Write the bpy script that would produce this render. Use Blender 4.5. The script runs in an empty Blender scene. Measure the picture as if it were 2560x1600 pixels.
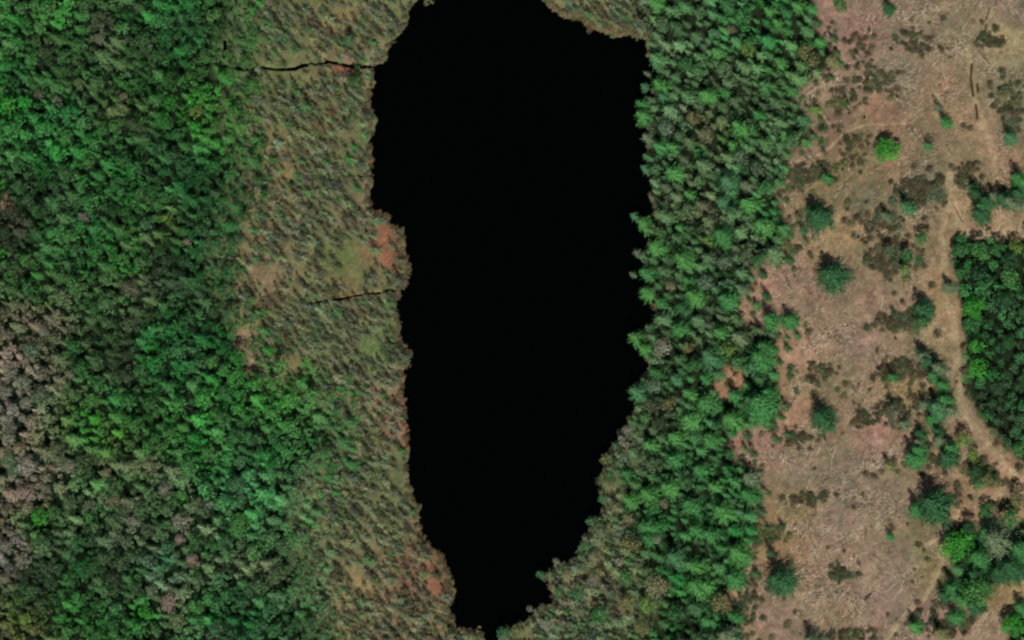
import bpy, math, random
import numpy as np
from mathutils import Vector, Matrix
random.seed(7); rng = np.random.default_rng(7)
S = bpy.context.scene
C = S.collection

# ------------------------------------------------------------------ camera, light, exposure
W, H = 2560.0, 1600.0
CAMDIR = Vector((0.32, -0.18, 1.0))
D = 1500.0
LENS = 36.0 * D * CAMDIR.length / 256.0
cam = bpy.data.cameras.new("camera"); camo = bpy.data.objects.new("camera", cam); C.objects.link(camo)
zc = CAMDIR.normalized()
yc = (Vector((0, 1, 0)) - zc * zc.y).normalized()
xc = yc.cross(zc)
CAMPOS = CAMDIR * D
camo.matrix_world = Matrix(((xc.x, yc.x, zc.x, CAMPOS.x), (xc.y, yc.y, zc.y, CAMPOS.y), (xc.z, yc.z, zc.z, CAMPOS.z), (0, 0, 0, 1)))
cam.lens = LENS; cam.sensor_width = 36; cam.clip_start = 10; cam.clip_end = 20000
S.camera = camo
SUN_ELEV = 55.0
SUN_AZ = math.atan2(0.46, -0.89)            # clockwise from +Y
wd = bpy.data.worlds.new("World"); S.world = wd; wd.use_nodes = True
nt = wd.node_tree; bg = nt.nodes['Background']
sky = nt.nodes.new('ShaderNodeTexSky'); sky.sky_type = 'NISHITA'; sky.sun_disc = False
sky.sun_elevation = math.radians(SUN_ELEV); sky.sun_rotation = SUN_AZ
nt.links.new(sky.outputs[0], bg.inputs[0]); bg.inputs[1].default_value = 0.05
sl = bpy.data.lights.new("sun", 'SUN'); sl.energy = 4.3; sl.angle = math.radians(0.5); sl.color = (1, 0.975, 0.93)
so = bpy.data.objects.new("sun", sl); C.objects.link(so)
ce = math.cos(math.radians(SUN_ELEV))
sundir = Vector((math.sin(SUN_AZ) * ce, math.cos(SUN_AZ) * ce, math.sin(math.radians(SUN_ELEV))))
so.rotation_euler = sundir.to_track_quat('Z', 'Y').to_euler()
so.location = sundir * 300
S.view_settings.view_transform = 'Standard'; S.view_settings.look = 'None'
S.view_settings.gamma = 1; S.view_settings.exposure = 0.0
S.render.engine = 'CYCLES'
S.cycles.max_bounces = 4; S.cycles.diffuse_bounces = 2
S.cycles.filter_width = 2.3

# ------------------------------------------------------------------ pixel <-> world
XC, YC, ZC = np.array(xc), np.array(yc), np.array(zc); CP = np.array(CAMPOS)
F = LENS / 36.0 * W
def at(px, py, z=0.0):
    """point on the horizontal plane z that is seen at (px, py) of the photograph"""
    px = np.asarray(px, float); py = np.asarray(py, float)
    d = ((px - W/2)/F)[..., None]*XC - ((py - H/2)/F)[..., None]*YC - ZC
    t = (z - CP[2]) / d[..., 2]
    return CP + t[..., None]*d
def proj(P):
    q = P - CP; dz = -(q @ ZC)
    return (q @ XC)/dz*F + W/2, H/2 - (q @ YC)/dz*F

def vnoise(x, y, seed):
    r = np.random.default_rng(seed).random((256, 256))
    xi = np.floor(x).astype(int); yi = np.floor(y).astype(int); fx = x-xi; fy = y-yi
    fx = fx*fx*(3-2*fx); fy = fy*fy*(3-2*fy)
    a = r[xi % 256, yi % 256]; b = r[(xi+1) % 256, yi % 256]; c = r[xi % 256, (yi+1) % 256]; d = r[(xi+1) % 256, (yi+1) % 256]
    return (a*(1-fx)+b*fx)*(1-fy) + (c*(1-fx)+d*fx)*fy
def fbm(x, y, seed, n=4):
    s = 0; a = .5; t = 0
    for i in range(n):
        s = s + a*vnoise(x*2**i+17.3*i, y*2**i+9.1*i, seed+i); t += a; a *= .55
    return s/t*2-1

# ------------------------------------------------------------------ layout of the land
LAKE = [(1120,-60),(1050,-40),(1041,0),(1020,24),(1022,42),(1009,74),(988,103),(969,127),(964,151),(946,159),(935,169),(932,212),(924,249),(930,280),(938,304),(930,328),(922,354),(930,370),(932,413),(924,460),(927,503),(935,529),(967,534),(980,561),(1009,571),(1009,598),(1014,635),(1025,672),(1017,709),(996,733),(993,767),(999,800),(1002,848),(1031,885),(1020,911),(1002,922),(1010,953),(1010,996),(1018,1054),(1020,1096),(1023,1139),(1018,1165),(1026,1213),(1036,1255),(1052,1268),(1044,1287),(1057,1329),(1076,1366),(1105,1387),(1121,1419),(1131,1456),(1139,1483),(1126,1514),(1131,1557),(1147,1578),(1165,1572),(1195,1572),(1212,1592),(1225,1640),(1240,1700),(1262,1690),(1255,1610),(1258,1592),(1280,1575),(1325,1550),(1340,1525),(1385,1505),(1370,1465),(1360,1435),(1385,1412),(1435,1400),(1450,1370),(1460,1335),(1490,1295),(1515,1270),(1502,1230),(1500,1200),(1512,1150),(1545,1105),(1570,1060),(1590,1020),(1595,990),(1600,960),(1625,920),(1605,870),(1600,830),(1640,800),(1640,760),(1625,710),(1605,680),(1610,640),(1625,600),(1620,560),(1645,530),(1630,500),(1635,450),(1620,420),(1622,380),(1620,320),(1610,280),(1620,250),(1640,215),(1655,185),(1640,155),(1620,127),(1612,102),(1576,85),(1529,87),(1470,71),(1462,50),(1407,40),(1391,24),(1359,8),(1340,-40),(1250,-70)]
FEN = [(560,-100),(575,60),(545,130),(560,200),(565,320),(595,420),(560,520),(520,620),(535,730),(590,830),(650,950),(760,990),(830,1050),(800,1130),(735,1220),(720,1370),(750,1480),(800,1700),(1260,1700),(1140,1400),(1060,900),(1040,600),(960,300),(1080,-100)]
FENE = [(1330,-100),(1580,-100),(1640,10),(1640,110),(1600,160),(1480,120),(1340,40)]
FENS = [(1520,1110),(1600,1060),(1620,1120),(1560,1180),(1555,1290),(1570,1330),(1610,1420),(1640,1500),(1600,1620),(1240,1700),(1250,1560),(1340,1400),(1440,1330),(1490,1200)]
CLEAR = [(2030,-100),(2035,60),(2060,100),(2090,150),(2030,200),(1985,240),(2010,290),(2030,340),(1960,400),(1970,440),(1940,470),(1960,540),(1985,600),(1940,640),(1880,670),(1885,730),(1850,760),(1850,800),(1940,820),(1945,900),(1950,960),(1945,1040),(1850,1075),(1820,1100),(1850,1150),(1900,1200),(1880,1260),(1900,1310),(1870,1400),(1850,1450),(1800,1500),(1850,1540),(1870,1720),(2700,1720),(2700,1180),(2560,1170),(2520,1130),(2450,1050),(2415,980),(2415,880),(2405,800),(2395,740),(2380,660),(2385,600),(2420,590),(2560,600),(2700,600),(2700,-100)]
FORB = [[(2375,1325),(2420,1300),(2470,1340),(2560,1300),(2700,1290),(2700,1450),(2540,1430),(2500,1450),(2480,1495),(2420,1500),(2370,1490),(2400,1430),(2372,1380)], [(2515,1540),(2560,1500),(2700,1490),(2700,1720),(2530,1720)], [(2430,1165),(2465,1160),(2520,1205),(2500,1222),(2450,1215)]]
OPENINGS = [(1830,945,30),(1812,970,24),(12,510,16),(612,850,30),(1876,746,20),(640,905,22)]
ROADS = [([(2375,440),(2372,520),(2353,585),(2361,654),(2372,744),(2382,792),(2390,826),(2393,879),(2393,932),(2401,972),(2406,1025),(2438,1070),(2477,1117),(2512,1162),(2552,1195),(2640,1240)],11),
         ([(2620,550),(2560,572),(2490,585),(2430,592),(2400,560),(2385,500)],13),
         ([(2640,1225),(2552,1228),(2491,1236),(2440,1262)],10),
         ([(2400,1285),(2345,1345),(2308,1369)],9),
         ([(2358,1359),(2353,1412),(2335,1459),(2308,1504),(2266,1533),(2239,1570),(2205,1620)],9),
         ([(2420,120),(2435,238),(2451,291),(2472,344),(2485,380),(2490,450)],11),
         ([(1990,405),(2060,385),(2110,335),(2160,315),(2266,310)],3.5)]
STREAMS = [([(562,105),(562,140),(550,160),(580,170),(615,175),(640,168),(690,174),(735,173),(760,163),(800,160),(822,155),(850,160),(875,166),(905,168),(950,166)],3.4),
           ([(598,172),(600,156)],2.6),([(820,155),(812,146)],2.4),
           ([(770,762),(810,752),(850,748),(885,740),(915,735),(955,732),(975,723),(998,732)],2.2),
           ([(935,440),(905,441),(890,438)],1.6)]
RUTS = [([(2430,160),(2427,195),(2433,240)],3),([(2440,262),(2444,296)],3),([(2443,210),(2445,228)],3),([(2474,20),(2467,45),(2463,82)],2)]

SKIDS = [[(2160,1170),(2213,1143),(2262,1118)],[(1868,1152),(1900,1135),(1950,1140),(1992,1172)],[(2090,1345),(2150,1328),(2176,1314),(2255,1263)],[(1965,1322),(2010,1318),(2062,1326)],[(2120,1540),(2180,1480),(2240,1435)],[(1945,1440),(2010,1438),(2100,1425),(2150,1395)],
         [(2385,90),(2430,150),(2480,190),(2570,200)],[(1945,240),(2000,246),(2090,205),(2170,178)],[(2050,948),(2005,955),(1980,990)],[(2010,880),(2060,840),(2130,820)],[(2270,60),(2330,120),(2360,200),(2365,260)],[(2000,1250),(2060,1225),(2130,1230),(2200,1260)],[(2140,590),(2200,560),(2290,540),(2360,530)],[(2030,1490),(2090,1480),(2150,1500)],[(2200,20),(2260,35),(2340,20)],[(2520,330),(2500,400),(2505,470)]]
FENG = [(600,60,80,85,55),(700,70,90,85,58),(850,90,115,90,60),(950,60,110,95,65),(930,150,115,100,78),(880,175,125,88,65),(650,150,90,88,55),(700,240,90,85,55),(820,200,100,85,58),(780,320,100,88,55),(700,430,118,92,62),(680,520,110,88,62),(880,300,95,85,60),(850,420,98,92,60),(900,500,100,82,60),(840,470,80,80,62),(720,580,95,80,60),(660,690,115,88,68),(860,640,85,90,50),(960,590,122,74,58),(985,640,132,74,60),(990,610,132,74,60),(940,560,112,85,68),(900,700,90,85,55),(880,730,110,82,58),(985,700,95,88,62),(620,850,140,115,70),(650,930,110,90,55),(800,800,92,88,62),(950,870,80,92,52),(1005,880,95,88,65),(1000,960,122,84,66),(1003,1010,122,80,65),(1012,1060,124,82,68),(900,1050,100,92,65),(850,1150,92,85,62),(960,1200,88,88,55),(1020,1150,85,82,58),(740,1290,125,98,75),(860,1320,110,95,65),(1000,1340,95,88,60),(1055,1385,135,72,62),(1085,1430,138,72,64),(1095,1460,132,76,64),(1110,1510,115,85,60),(900,1500,125,98,68),(980,1560,118,92,70),(800,1430,90,85,60),(1120,1570,110,85,60),(1400,10,115,100,65),(1530,50,118,98,65),(1600,130,95,90,65),(1600,1060,100,85,65),(1520,1170,95,85,50),(1550,1270,115,92,65),(1430,1440,110,96,68),(1620,1470,95,80,60),(1400,1570,85,85,60)]
CLG = [(2060,60,125,95,82),(2150,90,125,92,80),(2250,60,120,98,80),(2400,80,118,100,78),(2520,90,150,128,92),(2540,30,112,92,78),(2230,180,115,98,80),(2050,200,130,105,85),(2080,330,110,88,70),(2200,260,125,92,72),(2380,230,130,100,75),(2450,160,115,100,75),(2520,230,95,92,65),(2470,300,130,105,80),(2540,300,95,88,68),(2150,400,115,95,65),(2060,460,115,98,65),(1980,420,115,90,72),(2220,430,118,92,68),(2420,400,120,98,72),(2510,400,125,95,72),(2310,470,92,88,70),(2160,500,95,85,65),(2400,520,130,108,75),(2140,590,140,108,78),(2060,600,130,105,75),(1950,680,130,100,85),(1890,710,145,105,85),(2050,770,125,98,80),(2180,620,105,90,68),(2480,560,135,108,80),(2350,590,125,100,75),(2120,730,122,96,78),(2200,740,122,98,78),(2370,760,140,112,80),(2390,850,130,108,80),(2010,880,145,110,88),(1990,960,135,105,75),(2150,860,125,98,85),(2100,950,110,95,72),(2230,880,125,102,80),(2240,970,130,105,72),(1830,950,148,102,78),(1980,1020,135,100,80),(2060,1110,110,95,72),(1870,1110,140,98,85),(1890,1160,130,98,82),(2180,1090,135,98,85),(2120,1200,112,95,78),(2000,1190,115,98,80),(2000,1260,118,98,65),(2080,1300,125,100,85),(1950,1310,125,98,68),(2150,1330,130,105,85),(2250,1280,120,100,80),(2440,1250,140,105,80),(2300,1330,110,92,65),(2250,1400,120,100,82),(2330,1420,108,95,65),(1960,1390,130,98,70),(2080,1430,120,95,78),(2000,1500,130,105,85),(1930,1540,128,100,85),(2100,1550,120,98,75),(2200,1500,130,102,88),(2250,1560,115,92,78),(2330,1560,130,98,85),(2480,1560,140,110,92),(2530,1470,140,112,78),(2480,1500,110,92,60),(1850,1530,125,98,72)]
LEFTC = [(60,60,45,95,45),(150,40,50,120,50),(60,200,40,95,45),(40,270,40,128,50),(150,130,45,75,40),(250,90,78,80,60),(350,50,42,84,42),(450,60,40,80,45),(230,200,60,85,50),(150,300,40,95,50),(300,270,60,80,45),(400,200,45,75,40),(480,280,60,110,45),(60,400,40,95,45),(180,350,45,112,50),(250,420,45,98,45),(380,350,45,70,42),(450,450,40,75,45),(100,480,40,65,40),(30,560,50,60,45),(200,600,45,98,50),(310,650,50,98,45),(420,560,60,85,45),(330,730,90,75,62),(100,700,45,92,45),(250,760,50,85,45),(430,680,45,70,45),(500,600,50,80,50),(60,830,75,80,60),(40,950,112,105,92),(60,1000,108,102,88),(100,1000,90,105,80),(130,840,92,80,66),(200,880,50,80,45),(300,900,50,65,42),(400,870,40,100,50),(500,900,45,85,50),(560,990,50,102,45),(300,1000,50,90,50),(210,1050,60,115,45),(280,1100,65,120,45),(420,1090,50,100,45),(530,1130,50,110,50),(40,1100,85,90,65),(150,1150,75,90,65),(180,1180,105,90,78),(270,1190,105,95,80),(80,1240,120,95,82),(350,1210,80,75,55),(420,1230,105,95,85),(460,1310,100,92,80),(340,1300,85,88,72),(230,1270,75,105,65),(600,1210,65,125,75),(600,1320,60,115,65),(100,1300,50,105,50),(30,1380,85,85,75),(490,1400,115,95,82),(420,1420,55,100,70),(200,1400,45,75,45),(100,1450,40,65,42),(300,1450,55,80,50),(370,1530,50,115,50),(428,1509,125,95,90),(497,1519,50,110,55),(180,1560,50,95,45),(60,1560,75,90,50),(560,1500,55,85,55),(600,1560,50,85,55),(640,1400,75,90,60),(680,1000,60,105,50),(620,1100,50,85,50),(560,60,60,90,50)]
RIGHTC = [(1650,30,70,95,60),(1700,60,75,95,65),(1700,150,85,92,68),(1800,60,60,95,60),(1780,200,88,85,66),(1870,60,60,105,60),(1940,60,50,110,60),(1880,180,80,88,62),(1900,250,78,80,62),(1980,160,85,100,60),(1700,300,85,100,75),(1780,340,110,92,65),(1900,330,60,95,55),(1650,400,80,100,75),(1750,440,95,98,72),(1850,430,80,100,75),(1680,510,90,92,72),(1750,520,110,85,68),(1920,500,60,110,60),(1700,600,70,95,62),(1850,620,90,88,68),(1800,690,65,90,65),(1680,700,95,95,72),(1650,780,70,95,65),(1750,780,65,90,62),(1830,800,95,90,68),(1640,900,90,98,75),(1720,880,80,95,60),(1700,950,65,100,65),(1800,900,65,105,60),(1650,1000,90,95,65),(1750,1050,55,105,62),(1640,1090,80,88,65),(1700,1150,55,105,60),(1800,1150,60,105,60),(1550,1220,95,90,68),(1640,1300,60,120,65),(1750,1300,55,115,60),(1820,1280,55,110,60),(1700,1450,55,110,60),(1800,1450,65,100,60),(1600,1450,90,90,62),(1500,1350,85,92,68),(1450,1480,75,95,68),(1400,1560,85,85,65),(1550,1550,75,90,58),(1700,1560,55,85,52),(1780,1570,55,80,52),(2450,650,45,110,55),(2520,630,50,115,55),(2530,700,45,105,55),(2450,800,45,110,58),(2450,900,50,125,60),(2530,850,42,75,45),(2520,950,40,72,46),(2530,1060,38,65,44),(2470,1010,38,62,42),(2400,1360,50,115,55),(2500,1360,60,95,68),(2440,1460,50,110,50),(2540,1420,38,80,48),(2540,1570,45,115,50)]
def lin(c):
    c = np.asarray(c, float)/255.0
    return np.where(c <= .04045, c/12.92, ((c+.055)/1.055)**2.4)

ST = 8.0; GX = np.arange(-200, 2768, ST); GY = np.arange(-200, 1808, ST)
RX, RY = np.meshgrid(GX, GY)
def sdf(poly, X=RX, Y=RY):          # + inside
    d = np.full(X.shape, 1e9); ins = np.zeros(X.shape, bool)
    n = len(poly)
    for i in range(n):
        x0, y0 = poly[i]; x1, y1 = poly[(i+1) % n]
        dx, dy = x1-x0, y1-y0
        t = np.clip(((X-x0)*dx+(Y-y0)*dy)/(dx*dx+dy*dy+1e-9), 0, 1)
        d = np.minimum(d, np.hypot(X-x0-t*dx, Y-y0-t*dy))
        if y0 != y1:
            c = ((y0 > Y) != (y1 > Y)) & (X < (x1-x0)*(Y-y0)/(y1-y0)+x0)
            ins ^= c
    return np.where(ins, d, -d)
def pdist(pl, X, Y):
    d = np.full(X.shape, 1e9)
    for (x0, y0), (x1, y1) in zip(pl[:-1], pl[1:]):
        dx, dy = x1-x0, y1-y0
        t = np.clip(((X-x0)*dx+(Y-y0)*dy)/(dx*dx+dy*dy+1e-9), 0, 1)
        d = np.minimum(d, np.hypot(X-x0-t*dx, Y-y0-t*dy))
    return d
def field(pts, p=3.2):
    w = 0; s = 0
    for x, y, r, g, b in pts:
        k = 1/(((RX-x)**2+(RY-y)**2+200.0)**(p/2))
        w = w+k; s = s+k[..., None]*np.array([r, g, b])
    return s/w[..., None]
def samp(A, x, y):
    fx = np.clip((np.asarray(x)-GX[0])/ST, 0, len(GX)-1.001); fy = np.clip((np.asarray(y)-GY[0])/ST, 0, len(GY)-1.001)
    i = fx.astype(int); j = fy.astype(int); u = fx-i; v = fy-j
    if A.ndim == 3: u = u[..., None]; v = v[..., None]
    return (A[j, i]*(1-u)+A[j, i+1]*u)*(1-v)+(A[j+1, i]*(1-u)+A[j+1, i+1]*u)*v
def sst(x, a, b):
    t = np.clip((x-a)/(b-a), 0, 1); return t*t*(3-2*t)
sd_lake = sdf(LAKE)
m_fen = np.maximum(np.maximum(sdf(FEN), sdf(FENE)), sdf(FENS))
m_clr = sdf(CLEAR)
for pg in FORB: m_clr = np.minimum(m_clr, -sdf(pg))
for ox, oy, r in OPENINGS: m_clr = np.maximum(m_clr, r-np.hypot(RX-ox, RY-oy))
f_feng, f_clg, f_left, f_right = field(FENG), field(CLG), field(LEFTC), field(RIGHTC)
f_feng = (f_feng*.72+np.array([90, 91, 64.])*.28)*1.06*np.array([.97, 1.02, 1.06])
f_feng = f_feng
for pg in ([(940,545),(1015,555),(1030,640),(1022,700),(985,705),(955,650)], [(1050,1330),(1125,1410),(1145,1480),(1125,1530),(1095,1500),(1065,1420)], [(1000,930),(1025,960),(1030,1130),(1006,1135),(998,1000)], [(820,165),(890,165),(890,195),(850,200)]):
    k_ = sst(sdf(pg), -9, 12)[..., None]*.8; f_feng = f_feng*(1-k_)+np.array([120, 76, 61.])*k_
f_feng = f_feng*np.array([1.03, 1.0, .94])
k_ = (1-sst(m_fen, 5, 95))[..., None]*.55; f_feng = f_feng*(1-k_)+np.array([72, 88, 55.])*k_
f_right = f_right*.45+np.array([58, 94, 55.])*.55
k_ = np.clip((f_left[..., 0]-f_left[..., 1]*.86)/16, 0, 1)[..., None]*.6
k_ = k_*(1.45-.75*(1-sst(RX, 90, 200))[..., None]*(1-sst(RY, 1250, 1400))[..., None])
f_left = f_left*(1-k_)+(np.array([72, 94, 60.])*(sst(RX, 90, 200))[..., None]+np.array([112, 110, 98.])*(1-sst(RX, 90, 200))[..., None])*k_
f_left = f_left*.92+.08*f_left.mean(-1, keepdims=True)
f_left = f_left*(1-(sst(RX, 110, 230))[..., None]*np.array([.14, 0, .06]))
f_right = f_right*np.array([.80, .87, .88])
f_right = f_right*(1.12-.10*sst(RY, 500, 1100)*(RX < 2200))[..., None]
f_clg = (f_clg*.85+np.array([128, 108, 86.])*.15)*np.array([1.0, 1.01, 1.0])

# ------------------------------------------------------------------ helpers
def tag(o, label=None, cat=None, group=None, kind=None):
    if label: o['label'] = label
    if cat: o['category'] = cat
    if group: o['group'] = group
    if kind: o['kind'] = kind
def mesh(name, V, Fc, col=None, mat=None, smooth=False):
    """V (n,3); Fc (m,3|4) ; col (m,3)"""
    me = bpy.data.meshes.new(name); V = np.ascontiguousarray(V, np.float32); Fc = np.ascontiguousarray(Fc, np.int32)
    k = Fc.shape[1]; m = len(Fc)
    me.vertices.add(len(V)); me.vertices.foreach_set('co', V.ravel())
    me.loops.add(m*k); me.loops.foreach_set('vertex_index', Fc.ravel())
    me.polygons.add(m); me.polygons.foreach_set('loop_start', np.arange(m, dtype=np.int32)*k)
    if smooth: me.polygons.foreach_set('use_smooth', np.ones(m, bool))
    me.update(calc_edges=True)
    if col is not None:
        a = me.attributes.new('Col', 'FLOAT_COLOR', 'FACE')
        a.data.foreach_set('color', np.concatenate([col, np.ones((m, 1))], 1).astype(np.float32).ravel())
    if mat: me.materials.append(mat)
    return me
def qmesh(name, Q, col, mat):
    n = len(Q); return mesh(name, Q.reshape(-1, 3), np.arange(n*4).reshape(n, 4), col, mat)
def link(name, data, parent=None):
    o = bpy.data.objects.new(name, data); C.objects.link(o)
    if parent: o.parent = parent
    return o

# ------------------------------------------------------------------ materials
def mat_new(n):
    m = bpy.data.materials.new(n); m.use_nodes = True; t = m.node_tree
    for x in list(t.nodes): t.nodes.remove(x)
    return m, t, t.nodes.new('ShaderNodeOutputMaterial')
def leaf_mat():
    m, t, out = mat_new('foliage')
    at_ = t.nodes.new('ShaderNodeAttribute'); at_.attribute_name = 'Col'
    oi = t.nodes.new('ShaderNodeObjectInfo')
    mx = t.nodes.new('ShaderNodeMix'); mx.data_type = 'RGBA'; mx.blend_type = 'MULTIPLY'; mx.inputs[0].default_value = 1
    t.links.new(at_.outputs['Color'], mx.inputs[6]); t.links.new(oi.outputs['Color'], mx.inputs[7])
    nz = t.nodes.new('ShaderNodeTexNoise'); nz.inputs['Scale'].default_value = 2.5; nz.inputs['Detail'].default_value = 2
    geo = t.nodes.new('ShaderNodeNewGeometry'); t.links.new(geo.outputs['Position'], nz.inputs['Vector'])
    mr = t.nodes.new('ShaderNodeMapRange'); mr.inputs[1].default_value = .3; mr.inputs[2].default_value = .7; mr.inputs[3].default_value = .72; mr.inputs[4].default_value = 1.3
    t.links.new(nz.outputs[0], mr.inputs[0])
    m2 = t.nodes.new('ShaderNodeVectorMath'); m2.operation = 'SCALE'
    t.links.new(mx.outputs[2], m2.inputs[0]); t.links.new(mr.outputs[0], m2.inputs['Scale'])
    d = t.nodes.new('ShaderNodeBsdfDiffuse'); tr = t.nodes.new('ShaderNodeBsdfTranslucent'); ms = t.nodes.new('ShaderNodeMixShader'); ms.inputs[0].default_value = .18
    t.links.new(m2.outputs[0], d.inputs[0]); t.links.new(m2.outputs[0], tr.inputs[0])
    t.links.new(d.outputs[0], ms.inputs[1]); t.links.new(tr.outputs[0], ms.inputs[2]); t.links.new(ms.outputs[0], out.inputs[0])
    return m
LEAF = leaf_mat()
def wood_mat(n, c):
    m, t, out = mat_new(n)
    b = t.nodes.new('ShaderNodeBsdfPrincipled'); b.inputs['Roughness'].default_value = .85
    nz = t.nodes.new('ShaderNodeTexNoise'); nz.inputs['Scale'].default_value = 6; nz.inputs['Detail'].default_value = 4
    r = t.nodes.new('ShaderNodeValToRGB'); r.color_ramp.elements[0].color = (*[v*.6 for v in c], 1); r.color_ramp.elements[1].color = (*[min(1, v*1.3) for v in c], 1)
    tc = t.nodes.new('ShaderNodeTexCoord'); t.links.new(tc.outputs['Object'], nz.inputs['Vector'])
    t.links.new(nz.outputs[0], r.inputs[0]); t.links.new(r.outputs[0], b.inputs['Base Color']); t.links.new(b.outputs[0], out.inputs[0])
    return m
BARK = wood_mat('bark', (.10, .08, .06)); GREY = wood_mat('weathered_wood', (.46, .40, .32)); CHAR = wood_mat('dark_wood', (.04, .03, .025))

def ground_mat():
    m, t, out = mat_new('soil_and_moss')
    b = t.nodes.new('ShaderNodeBsdfPrincipled'); b.inputs['Roughness'].default_value = .95; b.inputs['Specular IOR Level'].default_value = .1
    a = t.nodes.new('ShaderNodeAttribute'); a.attribute_name = 'Ground'
    geo = t.nodes.new('ShaderNodeNewGeometry')
    def noise(sc, det, lo, hi, rough=.6):
        n = t.nodes.new('ShaderNodeTexNoise'); n.inputs['Scale'].default_value = sc; n.inputs['Detail'].default_value = det; n.inputs['Roughness'].default_value = rough
        t.links.new(geo.outputs['Position'], n.inputs['Vector'])
        r = t.nodes.new('ShaderNodeMapRange'); r.inputs[1].default_value = .3; r.inputs[2].default_value = .7; r.inputs[3].default_value = lo; r.inputs[4].default_value = hi
        t.links.new(n.outputs[0], r.inputs[0]); return r.outputs[0], n
    n1, _ = noise(.25, 4, .84, 1.16); n2, nn = noise(1.9, 6, .66, 1.36, .8)
    mu = t.nodes.new('ShaderNodeMath'); mu.operation = 'MULTIPLY'; t.links.new(n1, mu.inputs[0]); t.links.new(n2, mu.inputs[1])
    sc = t.nodes.new('ShaderNodeVectorMath'); sc.operation = 'SCALE'; t.links.new(a.outputs['Color'], sc.inputs[0]); t.links.new(mu.outputs[0], sc.inputs['Scale'])
    # patches that lean to red-brown or to olive
    n3, _ = noise(.55, 4, 0, 1)
    tint = t.nodes.new('ShaderNodeMix'); tint.data_type = 'RGBA'; tint.inputs[6].default_value = (1.1, .93, .95, 1); tint.inputs[7].default_value = (.92, 1.04, .93, 1)
    t.links.new(n3, tint.inputs[0])
    mm = t.nodes.new('ShaderNodeVectorMath'); mm.operation = 'MULTIPLY'; t.links.new(sc.outputs[0], mm.inputs[0]); t.links.new(tint.outputs[2], mm.inputs[1])
    t.links.new(mm.outputs[0], b.inputs['Base Color'])
    bp = t.nodes.new('ShaderNodeBump'); bp.inputs['Strength'].default_value = .6; bp.inputs['Distance'].default_value = .25
    t.links.new(nn.outputs[0], bp.inputs['Height']); t.links.new(bp.outputs[0], b.inputs['Normal'])
    t.links.new(b.outputs[0], out.inputs[0]); return m
GROUND = ground_mat()
def water_mat():
    m, t, out = mat_new('dark_peat_water')
    b = t.nodes.new('ShaderNodeBsdfPrincipled'); b.inputs['Base Color'].default_value = (.0004, .0006, .0004, 1); b.inputs['Roughness'].default_value = .06
    b.inputs['IOR'].default_value = 1.33; b.inputs['Specular IOR Level'].default_value = .12
    n = t.nodes.new('ShaderNodeTexNoise'); n.inputs['Scale'].default_value = 1.2; bp = t.nodes.new('ShaderNodeBump'); bp.inputs['Strength'].default_value = .05
    geo = t.nodes.new('ShaderNodeNewGeometry'); t.links.new(geo.outputs['Position'], n.inputs['Vector'])
    t.links.new(n.outputs[0], bp.inputs['Height']); t.links.new(bp.outputs[0], b.inputs['Normal']); t.links.new(b.outputs[0], out.inputs[0]); return m
WATER = water_mat()

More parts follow.
